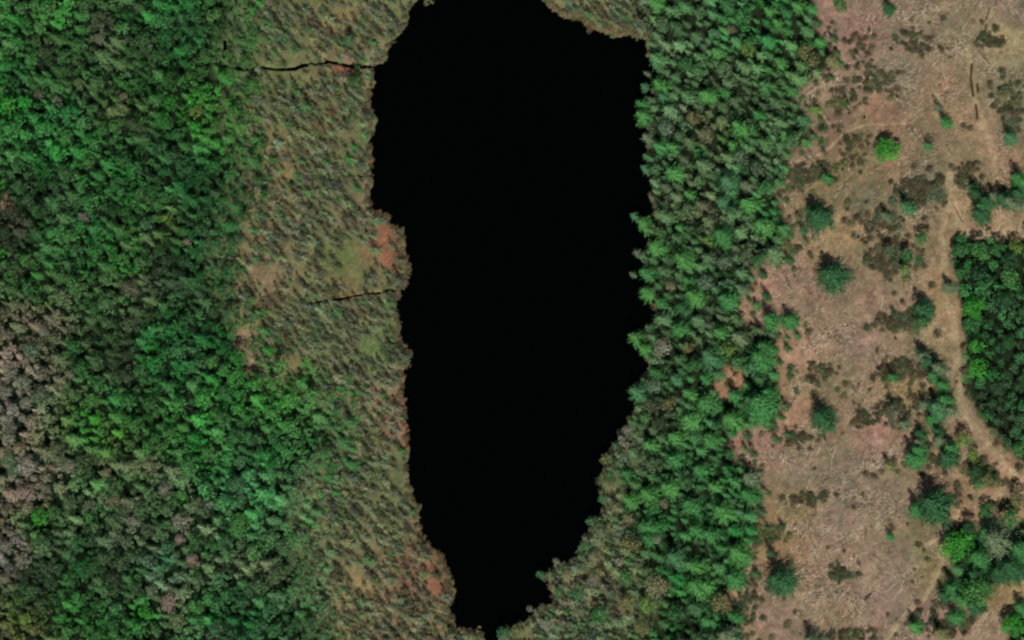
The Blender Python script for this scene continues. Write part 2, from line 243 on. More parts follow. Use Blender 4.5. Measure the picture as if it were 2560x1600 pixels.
# ------------------------------------------------------------------ ground sheet
KG = np.array([1.02, 1.14, 1.20])     # display colour -> base colour for level ground under this sun
KF = 1.05*np.array([1.66, 1.32, 1.42])     # the same for foliage
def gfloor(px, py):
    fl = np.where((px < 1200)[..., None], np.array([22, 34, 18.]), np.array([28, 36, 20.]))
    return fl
def ground_rgb(px, py, fen, clr):
    g = gfloor(px, py)
    wf = sst(fen, -28, 18)[..., None]; wc = sst(clr, -14, 10)[..., None]
    g = lin(g)*(1-wf)+lin(samp(f_feng, px, py))*wf
    return g*(1-wc)+lin(samp(f_clg, px, py))*wc
def build_ground():
    r = .25
    xs = np.arange(-146, 146.01, r); ys = np.arange(-97, 97.01, r)
    ext = np.array([4, 12, 30, 70, 160, 400, 1000, 2500.])
    xs = np.concatenate([xs[0]-ext[::-1], xs, xs[-1]+ext]); ys = np.concatenate([ys[0]-ext[::-1], ys, ys[-1]+ext])
    X, Y = np.meshgrid(xs, ys); P = np.stack([X, Y, 0*X], -1)
    px, py = proj(P)
    outm = (np.abs(X) > 147) | (np.abs(Y) > 98)
    lake = samp(sd_lake, px, py)/10.0
    lake = lake + fbm(X/2.6, Y/2.6, 3, 4)*1.3 + fbm(X/.8, Y/.8, 33, 3)*.55
    fen = samp(m_fen, px, py); clr = samp(m_clr, px, py)
    fen += fbm(X/3, Y/3, 11)*22; clr += fbm(X/2, Y/2, 21)*14
    z = -.42*np.tanh(lake/.5)
    z = np.where(lake > .6, -.4-np.minimum(lake-.6, 3)*.4, z)
    land = sst(-lake, .1, 1.2)
    z += land*(.10*fbm(X/6, Y/6, 5) + .10*fbm(X/1.3, Y/1.3, 6))
    z += land*sst(fen, 0, 20)*(.20*np.maximum(0, fbm(X/1.0, Y/1.0, 8, 3)))
    z += land*sst(clr, 0, 20)*(.22*fbm(X/1.1, Y/1.1, 9, 4))
    road = np.zeros(X.shape)
    for pl, w in ROADS:
        d = pdist(pl, px, py)+fbm(X/1.5, Y/1.5, 41)*3
        road = np.maximum(road, sst(-d, -w, -w*.45))
        rt = np.exp(-((d-w*.5)/2.0)**2); z -= .10*rt*land
    rut = np.zeros(X.shape)
    for pl, w in RUTS:
        rut = np.maximum(rut, sst(-pdist(pl, px, py), -w*1.3, -w*.5))
    z -= rut*.45*0.7
    st = np.zeros(X.shape)
    for pl, w in STREAMS:
        d = pdist(pl, px, py)+fbm(X/.8, Y/.8, 51)*1.8+fbm(X/3.5, Y/3.5, 52, 2)*1.6-.5
        st = np.maximum(st, sst(-d, -w*1.5, -w*.55))
    z = z*(1-st)+(-.25)*st
    z = np.where(outm, np.maximum(z, .3), z)
    col = ground_rgb(px, py, fen, clr)
    rc = lin(np.array([146, 122, 94.]))
    col = col*(1-.78*road[..., None])+rc*.78*road[..., None]
    wclr = sst(clr, 0, 25)[..., None]
    a1, a2, a3 = fbm(X/4.5, Y/4.5, 71, 3)[..., None], fbm(X/2.2, Y/2.2, 72, 4)[..., None], fbm((X*.8+Y*.6)/.5, (Y*.8-X*.6)/1.8, 73, 3)[..., None]
    col = col*(1+wclr*(.20*a1*np.array([1.3, .7, .9])+.34*a2+.22*a3))
    wfen = sst(fen, 0, 25)[..., None]*(1-wclr)
    b1, b2 = fbm(X/2.8, Y/2.8, 74, 4)[..., None], fbm((X*.7+Y*.7)/1.6, (Y*.7-X*.7)/.6, 75, 3)[..., None]
    col = col*(1+wfen*(.30*b1*np.array([1.2, .9, .9])+.30*b2))
    for pl in SKIDS:
        d = pdist(pl, px, py)+fbm(X/2, Y/2, 42)*2.5
        for o_ in (5,):
            k = (np.exp(-((d-abs(o_))/2.6)**2)*(.2+.8*vnoise(X/4, Y/4, 97)))[..., None]*wclr; col = col*(1+.22*k)
            z = z-.06*k[..., 0]
        k = np.exp(-(d/2.6)**2)[..., None]*wclr; col = col*(1-.08*k)
    mm = (1+.22*fbm(X/.8, Y/.8, 61, 4))[..., None]
    col = col*mm*KG
    mud = lin(np.array([62, 44, 26.])); col = col*(1-rut[..., None])+mud*rut[..., None]*.8
    wet = sst(lake, -.5, .1)[..., None]*.6
    col = col*(1-wet)+lin(np.array([35, 28, 20.]))*wet
    P[..., 2] = z
    ny, nx = X.shape; idx = np.arange(nx*ny).reshape(ny, nx)
    Fc = np.stack([idx[:-1, :-1], idx[:-1, 1:], idx[1:, 1:], idx[1:, :-1]], -1).reshape(-1, 4)
    me = mesh('ground', P.reshape(-1, 3), Fc, None, GROUND, True)
    a = me.attributes.new('Ground', 'FLOAT_COLOR', 'POINT')
    a.data.foreach_set('color', np.concatenate([np.clip(col, 0, 1), np.ones((ny, nx, 1))], -1).astype(np.float32).ravel())
    o = link('ground', me); tag(o, kind='structure')
build_ground()
c = [at(520, -190, 0), at(1720, -190, 0), at(1720, 1790, 0), at(520, 1790, 0)]
def water_sheet():
    me = mesh('pond_water', np.array(c)[::-1], np.array([[0, 1, 2, 3]]), None, WATER)
    o = link('pond_water', me); tag(o, kind='structure')
water_sheet()

# ------------------------------------------------------------------ tree shapes (quads)
def unit(v): return v/(np.linalg.norm(v, axis=-1, keepdims=True)+1e-9)
def quads(Cn, N, L, Wd, T=None, R=None):
    """leaf clumps: centres, normals, half length, half width, long axis"""
    R = R or rng; n = len(Cn); N = unit(N)
    if T is None: T = R.normal(size=(n, 3))
    T = unit(T-(T*N).sum(1, keepdims=True)*N); B = np.cross(N, T)
    L = np.broadcast_to(np.asarray(L, float).reshape(-1, 1), (n, 1)); Wd = np.broadcast_to(np.asarray(Wd, float).reshape(-1, 1), (n, 1))
    s = R.uniform(.5, 1.1, (n, 4, 1))
    a = Cn-T*L*s[:, 0]; b = Cn+B*Wd*s[:, 1]+T*L*.2; cc = Cn+T*L*s[:, 2]; d = Cn-B*Wd*s[:, 3]+T*L*.1
    return np.stack([a, b, cc, d], 1)
def leafcol(n, R, lo=.62, hi=1.45):
    k = R.uniform(lo, hi, (n, 1)); return k*np.array([1, 1, 1.])*(1+R.uniform(-.13, .13, (n, 3)))
def conifer(seed, R_, H_, leaf, layers, nb, droop=.28, base=.10):
    R = np.random.default_rng(seed); Cn = []; N = []; T = []; L = []
    asym = R.uniform(0, 6.28); 
    for k in range(layers):
        t = (k+R.uniform(-.3, .3))/(layers-1); t = min(max(t, 0), 1)
        z = H_*(base+(.97-base)*t); n = max(4, int(nb*(1-.5*t)))
        a0 = R.uniform(0, 6.28)
        for b in range(n):
            az = a0+b*6.283/n+R.normal(0, .22); Lb = R_*(1-t**1.6)**.8*(.75+.25*min(1, t*4))*R.uniform(.55, 1.18)*(1+.14*math.cos(az-asym))+leaf*.5
            m = max(2, int(Lb/leaf*1.25)); dr = droop*R.uniform(.6, 1.4)
            for j in range(1, m+1):
                f = j/m; r = Lb*f
                for s in ((-1, 1) if f < .93 else (0,)):
                    aa = az+s*R.uniform(.0, .5)*leaf/max(r, leaf)*1.6
                    Cn.append((r*math.cos(aa), r*math.sin(aa), z-dr*r+.10*r*f+R.normal(0, .05)))
                    N.append((.95*math.cos(az)+R.normal(0, .3), .95*math.sin(az)+R.normal(0, .3), 1))
                    q = az+s*.7; T.append((math.cos(q), math.sin(q), -dr)); L.append(leaf*(1.25-.55*f)*R.uniform(.7, 1.25))
    Cn = np.array(Cn); L = np.array(L)
    Q = quads(Cn, np.array(N), L, L*.40, np.array(T), R)
    return Q, leafcol(len(Q), R)
def broadleaf(seed, R_, H_, leaf, lumps, per, low=.35, flat=.75, lo=.62, hi=1.4, lump=.40):
    R = np.random.default_rng(seed); Q = []; cols = []
    cz = H_*(1+low)/2; rz = H_*(1-low)/2
    for i in range(lumps):
        f = math.sqrt((i+.5)/lumps); az = i*2.4+R.uniform(-.4, .4); rr = R_*(1-lump*.8)*f*R.uniform(.85, 1.1)
        lr = R_*lump*R.uniform(.75, 1.2)
        c0 = np.array([rr*math.cos(az), rr*math.sin(az), cz+rz*(1-f*f)*R.uniform(.55, 1.0)-rz*.45*f-lr*.2])
        d = unit(R.normal(size=(per, 3))); d[:, 2] = np.abs(d[:, 2])*.9-.12; d = unit(d)
        P = c0+d*lr*R.uniform(.65, 1.08, (per, 1))*np.array([1, 1, flat])
        lf = leaf*R.uniform(.6, 1.3, per)
        Q.append(quads(P, d+R.normal(0, .45, (per, 3)), lf, lf*.65, None, R)); cols.append(leafcol(per, R, lo*1.15, hi*.93)*R.uniform(.9, 1.1))
    return np.concatenate(Q), np.concatenate(cols)
def tube(pts, rad, n=6):
    V = []; Fq = []
    pts = [Vector(p) for p in pts]
    for i, p in enumerate(pts):
        t = (pts[min(i+1, len(pts)-1)]-pts[max(i-1, 0)]).normalized()
        u = t.orthogonal().normalized(); v = t.cross(u)
        for k in range(n):
            a = 6.2832*k/n; V.append(p+(u*math.cos(a)+v*math.sin(a))*rad[i])
    for i in range(len(pts)-1):
        for k in range(n):
            Fq.append((i*n+k, i*n+(k+1) % n, (i+1)*n+(k+1) % n, (i+1)*n+k))
    b = len(V); V.append(pts[0]); V.append(pts[-1])
    for k in range(n):
        Fq.append((b, (k+1) % n, k, k)); e = (len(pts)-1)*n; Fq.append((b+1, e+k, e+(k+1) % n, e+(k+1) % n))
    return V, Fq
def tubes_mesh(name, parts, mat):
    me = bpy.data.meshes.new(name); V = []; Fs = []
    for v, f in parts:
        o = len(V); V += [tuple(x) for x in v]
        for q in f:
            q = [i+o for i in q]; Fs.append(q[:3] if q[2] == q[3] else q)
    me.from_pydata(V, [], Fs); me.materials.append(mat); me.update(); return me
def trunk_mesh(R_, H_, top, limbs, seed, mat=None, w=.03):
    rr = random.Random(seed); r0 = max(.07, H_*w*.6)
    pr = [tube([(0, 0, -.3), (rr.uniform(-.1, .1), rr.uniform(-.1, .1), H_*.4), (0, 0, H_*top)], [r0, r0*.7, r0*.15])]
    for i in range(limbs):
        z = H_*rr.uniform(.3, top*.8); a = rr.uniform(0, 6.28); L = R_*rr.uniform(.5, .85)
        pr.append(tube([(0, 0, z), (L*.5*math.cos(a), L*.5*math.sin(a), z+L*.25), (L*math.cos(a), L*math.sin(a), z+L*.45)], [r0*.4, r0*.25, r0*.08], 4))
    return tubes_mesh('trunk', pr, mat or BARK)

# prototype classes: kind -> list of (radius, height, quads, cols)
PR = {}
PR['big_spruce'] = [(4.4, 11.5)+conifer(100+i, 4.4, 11.5, .50, 14, 12) for i in range(4)]
PR['spruce'] = [(2.9, 9.0)+conifer(120+i, 2.9, 9.0, .42, 12, 10) for i in range(5)]
PR['young_spruce'] = [(1.7, 6.6)+conifer(140+i, 1.7, 6.6, .30, 9, 9) for i in range(6)]
PR['bog_spruce'] = [(1.0, 4.3)+conifer(160+i, 1.0, 4.3, .27, 7, 6) for i in range(8)]
PR['big_broadleaf'] = [(4.2, 9.0)+broadleaf(200+i, 4.2, 9.0, .28, 34, 62, lump=.25) for i in range(4)]
PR['broadleaf'] = [(2.4, 8.6)+broadleaf(220+i, 2.4, 8.6, .24, 15, 44, lump=.31) for i in range(6)]
PR['young_broadleaf'] = [(1.6, 6.8)+broadleaf(240+i, 1.6, 6.8, .21, 9, 32, lump=.36) for i in range(6)]
PR['bare_tree'] = [(2.4, 8.0)+broadleaf(260+i, 2.4, 8.0, .15, 16, 60, lo=.5, hi=1.7, lump=.36) for i in range(4)]
PR['shrub'] = [(1.2, 1.1)+broadleaf(280+i, 1.2, 1.1, .17, 9, 26, low=.1, lump=.42) for i in range(6)]
MESHES = {}
TRUNKS = {}
for k, L in PR.items():
    for i, (r_, h_, Q, cl) in enumerate(L):
        MESHES[k, i] = qmesh('crown', Q, cl, LEAF)
        con = 'spruce' in k
        TRUNKS[k, i] = trunk_mesh(r_, h_, .93 if con else .7, 0 if con else (5 if k != 'shrub' else 3), i, BARK if k != 'bare_tree' else GREY)

# ------------------------------------------------------------------ which trees stand where
COL = dict(B=(60, 113, 57), G=(50, 102, 54), D=(40, 78, 47), T=(56, 100, 64), Y=(80, 114, 54), V=(52, 126, 46), O=(88, 100, 62), E=(76, 98, 70), N=(98, 98, 66), M=(100, 102, 82), P=(118, 104, 88), W=(140, 138, 126), K=(76, 78, 56))
# x, y of the crown in the photograph, its radius in pixels, colour, form (s spruce, b broadleaf, n bare, u shrub)
HAND = """2046,543,42,D,s 2077,688,45,D,s 1925,800,28,G,s 1975,802,25,G,s 1905,657,22,G,b 2067,445,15,G,s 1964,609,17,O,u
1903,895,44,G,s 1903,1012,50,G,s 1829,1049,38,B,s 1802,834,30,B,s 1823,877,22,Y,b 1776,890,38,T,s 2056,1043,43,D,s 1876,1196,28,E,s 1765,1006,35,B,s 1776,1104,30,G,s
1950,1454,44,D,s 1845,1380,40,B,s 1808,1277,42,B,s 1871,1237,32,G,s 1776,1338,32,G,s 1834,1446,35,G,s 1771,1467,30,B,s 1786,1218,30,B,s 1768,1554,25,G,s 1818,1592,34,E,s 1805,1512,25,O,b 2030,1604,34,E,s
2335,1262,60,D,s 2292,1275,26,G,s 2398,1368,45,V,b 2490,1350,50,E,s 2530,1300,30,G,b 2448,1483,44,B,b 2440,1440,30,D,s 2385,1472,32,G,s 2530,1420,40,D,s 2287,1568,23,B,s 2387,1544,24,G,s 2535,1565,38,V,b 2551,1520,25,G,s 2470,1277,20,G,b 2350,1584,20,O,s 2223,1340,12,G,s 2550,1247,24,O,b
2313,893,28,E,s 2345,920,24,E,s 2356,963,22,G,s 2231,943,18,G,s 2345,1020,30,T,s 2329,1049,20,G,s 2377,1027,18,E,s 2240,1030,30,K,n 2260,1062,20,E,s 2298,1107,20,E,s 2284,1147,29,G,s 2350,1102,20,E,s 2369,1146,28,D,s 2414,1104,26,Y,b 2221,1165,17,O,s 2438,1141,20,Y,b 2308,812,26,G,b
2446,869,26,V,b 2451,924,28,V,b 2422,948,18,B,b 2430,816,22,G,b 2551,1125,20,B,b 2403,630,24,G,b 2456,633,28,B,b 2504,625,22,G,b 2543,620,22,Y,b 2530,699,30,B,b 2456,691,28,D,b 2464,725,28,G,b 2409,686,20,G,b 2438,770,34,V,b 2517,757,30,D,b 2530,659,30,D,b
2222,379,38,V,b 2443,487,22,D,s 2451,537,26,D,s 2485,492,22,E,s 2525,505,22,E,s 2546,449,26,G,s 2308,600,22,G,b 2372,719,20,E,s 2329,715,15,K,u 2308,776,30,D,s 2266,518,22,T,s 2215,540,18,E,s 2274,643,22,G,b 2268,678,20,Y,b 2226,630,20,E,b
2077,153,20,O,s 2040,275,15,Y,s 2006,299,20,T,s 2016,356,13,B,s 2107,17,26,G,b 2019,132,26,O,b 2040,156,16,O,b 1950,156,22,B,s 1924,29,20,B,s 1993,16,22,B,s 1945,58,20,B,s 1966,79,18,B,s 1850,318,34,B,s 1773,238,24,B,s 1794,131,22,B,s 1813,230,20,G,s 1874,127,22,Y,b 1789,82,18,T,s 1834,363,22,B,s 1964,336,18,B,s 1898,288,20,G,s 1831,77,14,N,n
2221,21,20,D,s 2345,268,16,E,s 2362,305,18,G,s 2319,364,13,T,s 2525,344,22,T,s 
1638,8,28,B,s 1651,212,30,B,s 1659,243,22,T,s 1609,291,32,B,s 1604,262,22,G,s 1765,240,28,B,s 1739,299,26,O,b 1770,344,24,N,n 1680,368,20,B,s 1744,381,20,G,s 1612,217,14,T,s 1617,184,12,E,s 1717,164,22,G,b 1781,85,16,T,s 1881,111,22,G,b 1865,48,30,G,b 1670,325,26,E,n 1619,344,18,E,s 1617,391,14,T,s
1612,421,14,T,s 1686,434,32,B,s 1820,455,38,T,s 1723,487,22,B,s 1807,506,24,T,s 1871,511,30,B,s 1585,540,13,T,s 1609,559,24,B,s 1805,590,36,G,s 1908,564,30,B,s 1865,466,22,E,s 1641,620,34,B,s 1709,648,40,B,s 1775,606,18,Y,b 1614,683,26,G,s 1818,659,24,E,n 1596,633,14,E,s 1582,686,12,E,s 1619,731,28,B,s 1736,741,38,B,s 1722,704,26,G,s 1768,709,24,E,n 1820,752,34,G,s 1680,717,16,N,n 1704,770,24,D,s 1651,757,24,G,s
1590,845,30,B,s 1612,874,24,B,s 1699,824,34,G,s 1662,871,28,M,n 1725,871,20,O,b 1638,932,22,G,s 1691,948,24,T,s 1596,982,32,T,s 1638,969,24,E,n 1723,985,28,B,s 1765,1012,32,G,s 1728,1051,34,B,s 1678,1012,18,O,b 1625,1115,28,B,s 1688,1094,26,B,s 1776,1096,26,B,s 1572,1078,17,M,n 1556,1098,11,W,n 1691,1152,34,G,s 1752,1176,30,G,s 1519,1152,18,O,b 1572,1186,24,G,s
1576,1253,30,B,s 1621,1234,36,B,s 1674,1221,34,B,s 1729,1263,34,G,s 1663,1261,13,N,n 1618,1319,34,G,s 1647,1351,14,M,n 1624,1348,24,G,s 1581,1364,26,O,b 1743,1327,34,G,s 1690,1396,44,T,s 1735,1417,38,B,s 1743,1465,40,B,s 1571,1449,24,G,b 1507,1541,30,G,b 1404,1486,20,T,b 1446,1486,22,T,b 1356,1438,15,T,b 1393,1404,11,M,n 1425,1443,22,N,n 1486,1454,18,M,n 1647,1470,38,N,n 1266,1586,20,T,b 1327,1523,10,M,n 1372,1565,20,M,n 1303,1576,22,O,b 1610,1570,24,O,b 1571,1510,22,O,b 1624,1515,26,Y,b 1491,1398,22,N,n 1467,1369,18,T,b 1505,1332,26,E,b 1483,1306,17,T,b 1526,1216,20,N,n 1510,1250,15,T,b 1544,1274,18,N,n 1576,1298,18,N,n 1075,6,13,O,b
127,26,28,B,b 95,16,20,B,b 32,265,30,V,b 12,228,18,B,b 222,190,15,B,b 185,593,25,B,b 312,651,20,B,b 497,280,22,Y,b 175,344,22,B,b 228,407,20,B,b 344,508,16,B,b 296,460,20,G,b 148,254,18,E,b 323,185,15,T,s 370,561,20,T,b 423,550,18,Y,b 450,339,20,G,b 5,466,14,V,b 5,635,16,V,b 312,243,13,N,n 254,100,17,M,n 212,545,17,M,n 100,238,15,K,n 471,608,13,P,n 333,725,28,K,n
30,930,26,M,n 62,960,28,M,n 20,985,26,M,n 85,879,26,E,n 116,832,20,M,n 70,1010,22,M,n 106,996,30,E,b 79,1239,26,P,n 120,1225,18,M,n 180,1170,22,M,n 270,1186,18,N,n 418,1228,24,M,n 460,1308,30,M,n 339,1308,20,M,n 291,1255,20,N,n 487,1403,20,P,n 428,1509,26,P,n 455,1350,18,P,n 228,1265,20,E,b 21,1371,24,M,n 40,1180,20,E,n 30,1150,22,E,n
389,874,15,V,b 413,826,16,B,b 428,1086,20,B,b 529,1138,26,B,b 598,1213,34,T,b 603,1313,34,B,b 106,1297,28,V,b 233,1297,20,B,b 370,1535,24,V,b 497,1519,26,B,b 534,1366,22,G,b 413,1424,18,T,b 460,1239,18,B,b 534,906,20,B,b 571,985,34,G,b 317,980,16,B,b 190,869,20,G,b 69,1551,20,Y,b 175,1445,16,G,b 180,1583,24,B,b
160,995,9,Y,b 178,1020,11,Y,b 195,1040,13,B,b 212,1058,13,B,b 262,1085,12,B,b 282,1100,14,Y,b 296,1115,10,Y,b 760,1110,15,G,b 776,905,14,V,b 775,1083,16,B,b 690,1100,20,G,b 880,105,22,T,b 2445,1395,34,G,s 2500,1432,34,D,s 2470,1335,34,G,s 2430,1325,24,D,b 2550,1375,34,G,s 2405,1500,26,G,s 2435,1515,22,D,s 2360,1490,20,D,s 2310,1012,20,E,s 2365,1000,24,G,s 2322,905,22,D,s 2335,942,22,G,s 2300,880,15,D,s 2296,1128,24,G,s 2302,1085,18,D,s 2345,1080,18,D,s 2378,1122,22,G,s 2445,1185,22,D,b 2470,1200,20,O,b 2497,1209,16,O,b 2455,1212,16,G,b 1915,740,16,D,s 1893,1040,28,G,s 1925,985,26,G,s 1882,1005,30,T,s 1912,870,28,G,s 1888,920,26,T,s 2030,530,20,G,s 2470,505,24,D,s 2510,498,24,D,s 2545,485,22,D,s 2455,520,22,G,s 2540,512,18,E,s 2432,470,16,D,s""".split()
trees = []          # px, py, r(px), rgb(display), form, hand, code
for s in HAND:
    x, y, r_, cc_, f = s.split(','); trees.append([float(x), float(y), float(r_), np.array(COL[cc_], float), f, True, cc_])
cell = {}
def near_ok(x, y, r_, k):
    for i in range(int(x//60)-1, int(x//60)+2):
        for j in range(int(y//60)-1, int(y//60)+2):
            for (a, b, q) in cell.get((i, j), ()):
                if (a-x)**2+(b-y)**2 < ((q+r_)*k)**2: return False
    return True
def put(x, y, r_): cell.setdefault((int(x//60), int(y//60)), []).append((x, y, r_))
for t in trees:
    if t[4] == 's' and t[0] > 1850: t[2] *= 1.12
    put(t[0], t[1], t[2]*.9)
def code_of(rgb):
    best = min((c_ for c_ in COL if c_ not in 'W'), key=lambda q: float(((np.array(COL[q])/np.sum(COL[q])-rgb/np.sum(rgb))**2).sum()*3+((np.array(COL[q])-rgb)**2).sum()/250000))
    return best
rr = random.Random(5)
def scatter(n, x0, x1, y0, y1, rf, k, test, fieldc, formf):
    for _ in range(n):
        x = rr.uniform(x0, x1); y = rr.uniform(y0, y1)
        if not test(x, y): continue
        r_ = rf()
        if not near_ok(x, y, r_, k): continue
        put(x, y, r_)
        base = samp(fieldc, x, y)*1.12
        g = rr.gauss(0, .08)+.34*(float(vnoise(np.array([x/38.]), np.array([y/38.]), 501)[0])-.5); h = rr.gauss(0, 3)+18*(float(vnoise(np.array([x/55.]), np.array([y/55.]), 502)[0])-.5)
        rgb = np.clip(base*(1+g)+np.array([h*.9, -h*.3+abs(rr.gauss(0, 4)), h*.5]), 18, 230)
        f = formf(rgb)
        trees.append([x, y, r_, rgb, f, False, code_of(rgb)])
sm = lambda A, x, y: float(samp(A, x, y))
def nroad(x, y, m=0):
    X = np.array([x]); Y = np.array([y])
    return all(pdist(pl, X, Y)[0] > w+m for pl, w in ROADS)
def left_ok(x, y): return sm(m_fen, x, y) < rr.triangular(-30, 120, -12) and sm(m_clr, x, y) < 0 and sm(sd_lake, x, y) < -20
def lform(rgb):
    if rgb[0] > rgb[1]*1.0: return 'n'
    return 's' if rr.random() < .42 else 'b'
scatter(5000, -90, 900, -90, 1690, lambda: rr.uniform(18, 30), .70, left_ok, f_left, lform)
scatter(30000, -90, 900, -90, 1690, lambda: rr.uniform(9, 17), .62, left_ok, f_left, lform)
def right_ok(x, y): return sm(m_fen, x, y) < rr.uniform(-12, 25) and sm(m_clr, x, y) < -4 and sm(sd_lake, x, y) < -2 and nroad(x, y, 6)
def rform(rgb):
    if rgb[0] > rgb[1]*1.0: return 'n'
    return 's' if rr.random() < .78 else 'b'
scatter(2500, 1480, 2120, -90, 1690, lambda: rr.triangular(17, 34, 20), .76, right_ok, f_right, rform)
scatter(22000, 1280, 2120, -90, 1690, lambda: rr.uniform(9, 17), .69, right_ok, f_right, rform)
scatter(9000, 2370, 2680, 560, 1250, lambda: rr.uniform(12, 24), .78, right_ok, f_right, lambda c_: 'b')
def lowright(x, y): return nroad(x, y, 10) and sm(m_clr, x, y) < 4 and (x-2350)*.8+(y-1330) > 120 and sm(f_right[..., 1], x, y) > 70 and rr.random() < .8
scatter(1500, 2330, 2680, 1240, 1690, lambda: rr.uniform(12, 22), .85, lowright, f_right, lambda c_: 'b' if rr.random() < .4 else 's')
# small spruces of the fens
FENP = [(790,490,80,60,.8),(760,600,60,40,.6),(600,330,60,130,.6),(560,640,40,60,.5),(850,250,50,60,.3),(640,60,90,50,.5),(800,80,60,30,.5),(620,760,60,60,.5),(720,820,80,50,.6),(800,950,80,80,.4),(880,1150,80,100,.4),(800,1300,70,80,.5),(950,1350,60,60,.5),(900,1570,60,50,.5),(1050,1530,50,60,.6),(760,1500,40,60,.5),
        (690,420,45,30,-.9),(660,690,60,35,-.8),(640,620,40,30,-.4),(620,850,30,26,-1),(650,930,22,40,-.8),(880,640,45,40,-.5),(940,880,40,40,-.5),(910,170,60,30,-.7),(840,110,26,40,-.6),(920,60,50,40,-.4),(740,1290,24,60,-.5),(900,1480,30,60,-.6),(970,560,40,40,-.5),(910,470,30,60,-.4),(990,950,26,80,-.5),(1060,1400,40,40,-.6),(850,700,60,16,-.6),(720,500,30,40,-.4),(1000,750,20,40,-.3),(890,1060,40,20,-.3)]
def fen_ok(x, y):
    v = sm(m_fen, x, y)
    if v < 0 or sm(sd_lake, x, y) > -14: return False
    X = np.array([x]); Y = np.array([y+4.])
    if any(pdist(pl, X, Y)[0] < 7 for pl, w in STREAMS): return False
    for (a, b, q) in ((985, 615, 40), (1102, 1440, 38), (612, 850, 20), (1008, 1010, 12), (720, 430, 14)):
        if math.hypot(x-a, (y-b)*.6) < q and rr.random() < .85: return False
    v1 = float(vnoise(np.array([x/55.]), np.array([y/55.]), 77)[0]); v2 = float(vnoise(np.array([(x*.6+y*.5)/26.]), np.array([(y*.6-x*.5)/44.]), 78)[0]); dens = (-.08+1.5*v1*v1+.7*v2*v2)*(1.4 if v < 50 else 1)
    for (a, b, sx, sy, w_) in FENP:
        dens += (w_ if w_ > 0 else w_*.6)*math.exp(-((x-a)/sx)**2-((y-b)/sy)**2)
    return rr.random() < dens
scatter(40000, 500, 1680, -90, 1690, lambda: rr.triangular(6, 19, 9), .60, fen_ok, f_feng, lambda c_: 'g')
for t in trees:
    if t[4] == 'g':
        m_ = rr.random()
        q_ = np.clip(sm(m_fen, t[0], t[1])/110., 0, 1); loc = samp(f_feng, t[0], t[1])*np.array([.86, 1.0, .97])
        t[3] = (np.array([70, 90, 64.])*(1-.35*q_)+(loc*.6+np.array([78, 84, 68.])*.4)*.35*q_)*(.72+.50*m_)+np.array([rr.gauss(0, 4), rr.gauss(0, 4), rr.gauss(0, 3)])
        if rr.random() < .07: t[3] = np.array([58, 94, 54.])*rr.uniform(.9, 1.1)
        t[6] = code_of(t[3])
        if t[0] > 1200 or rr.random() < .12: t[2] *= 1.3
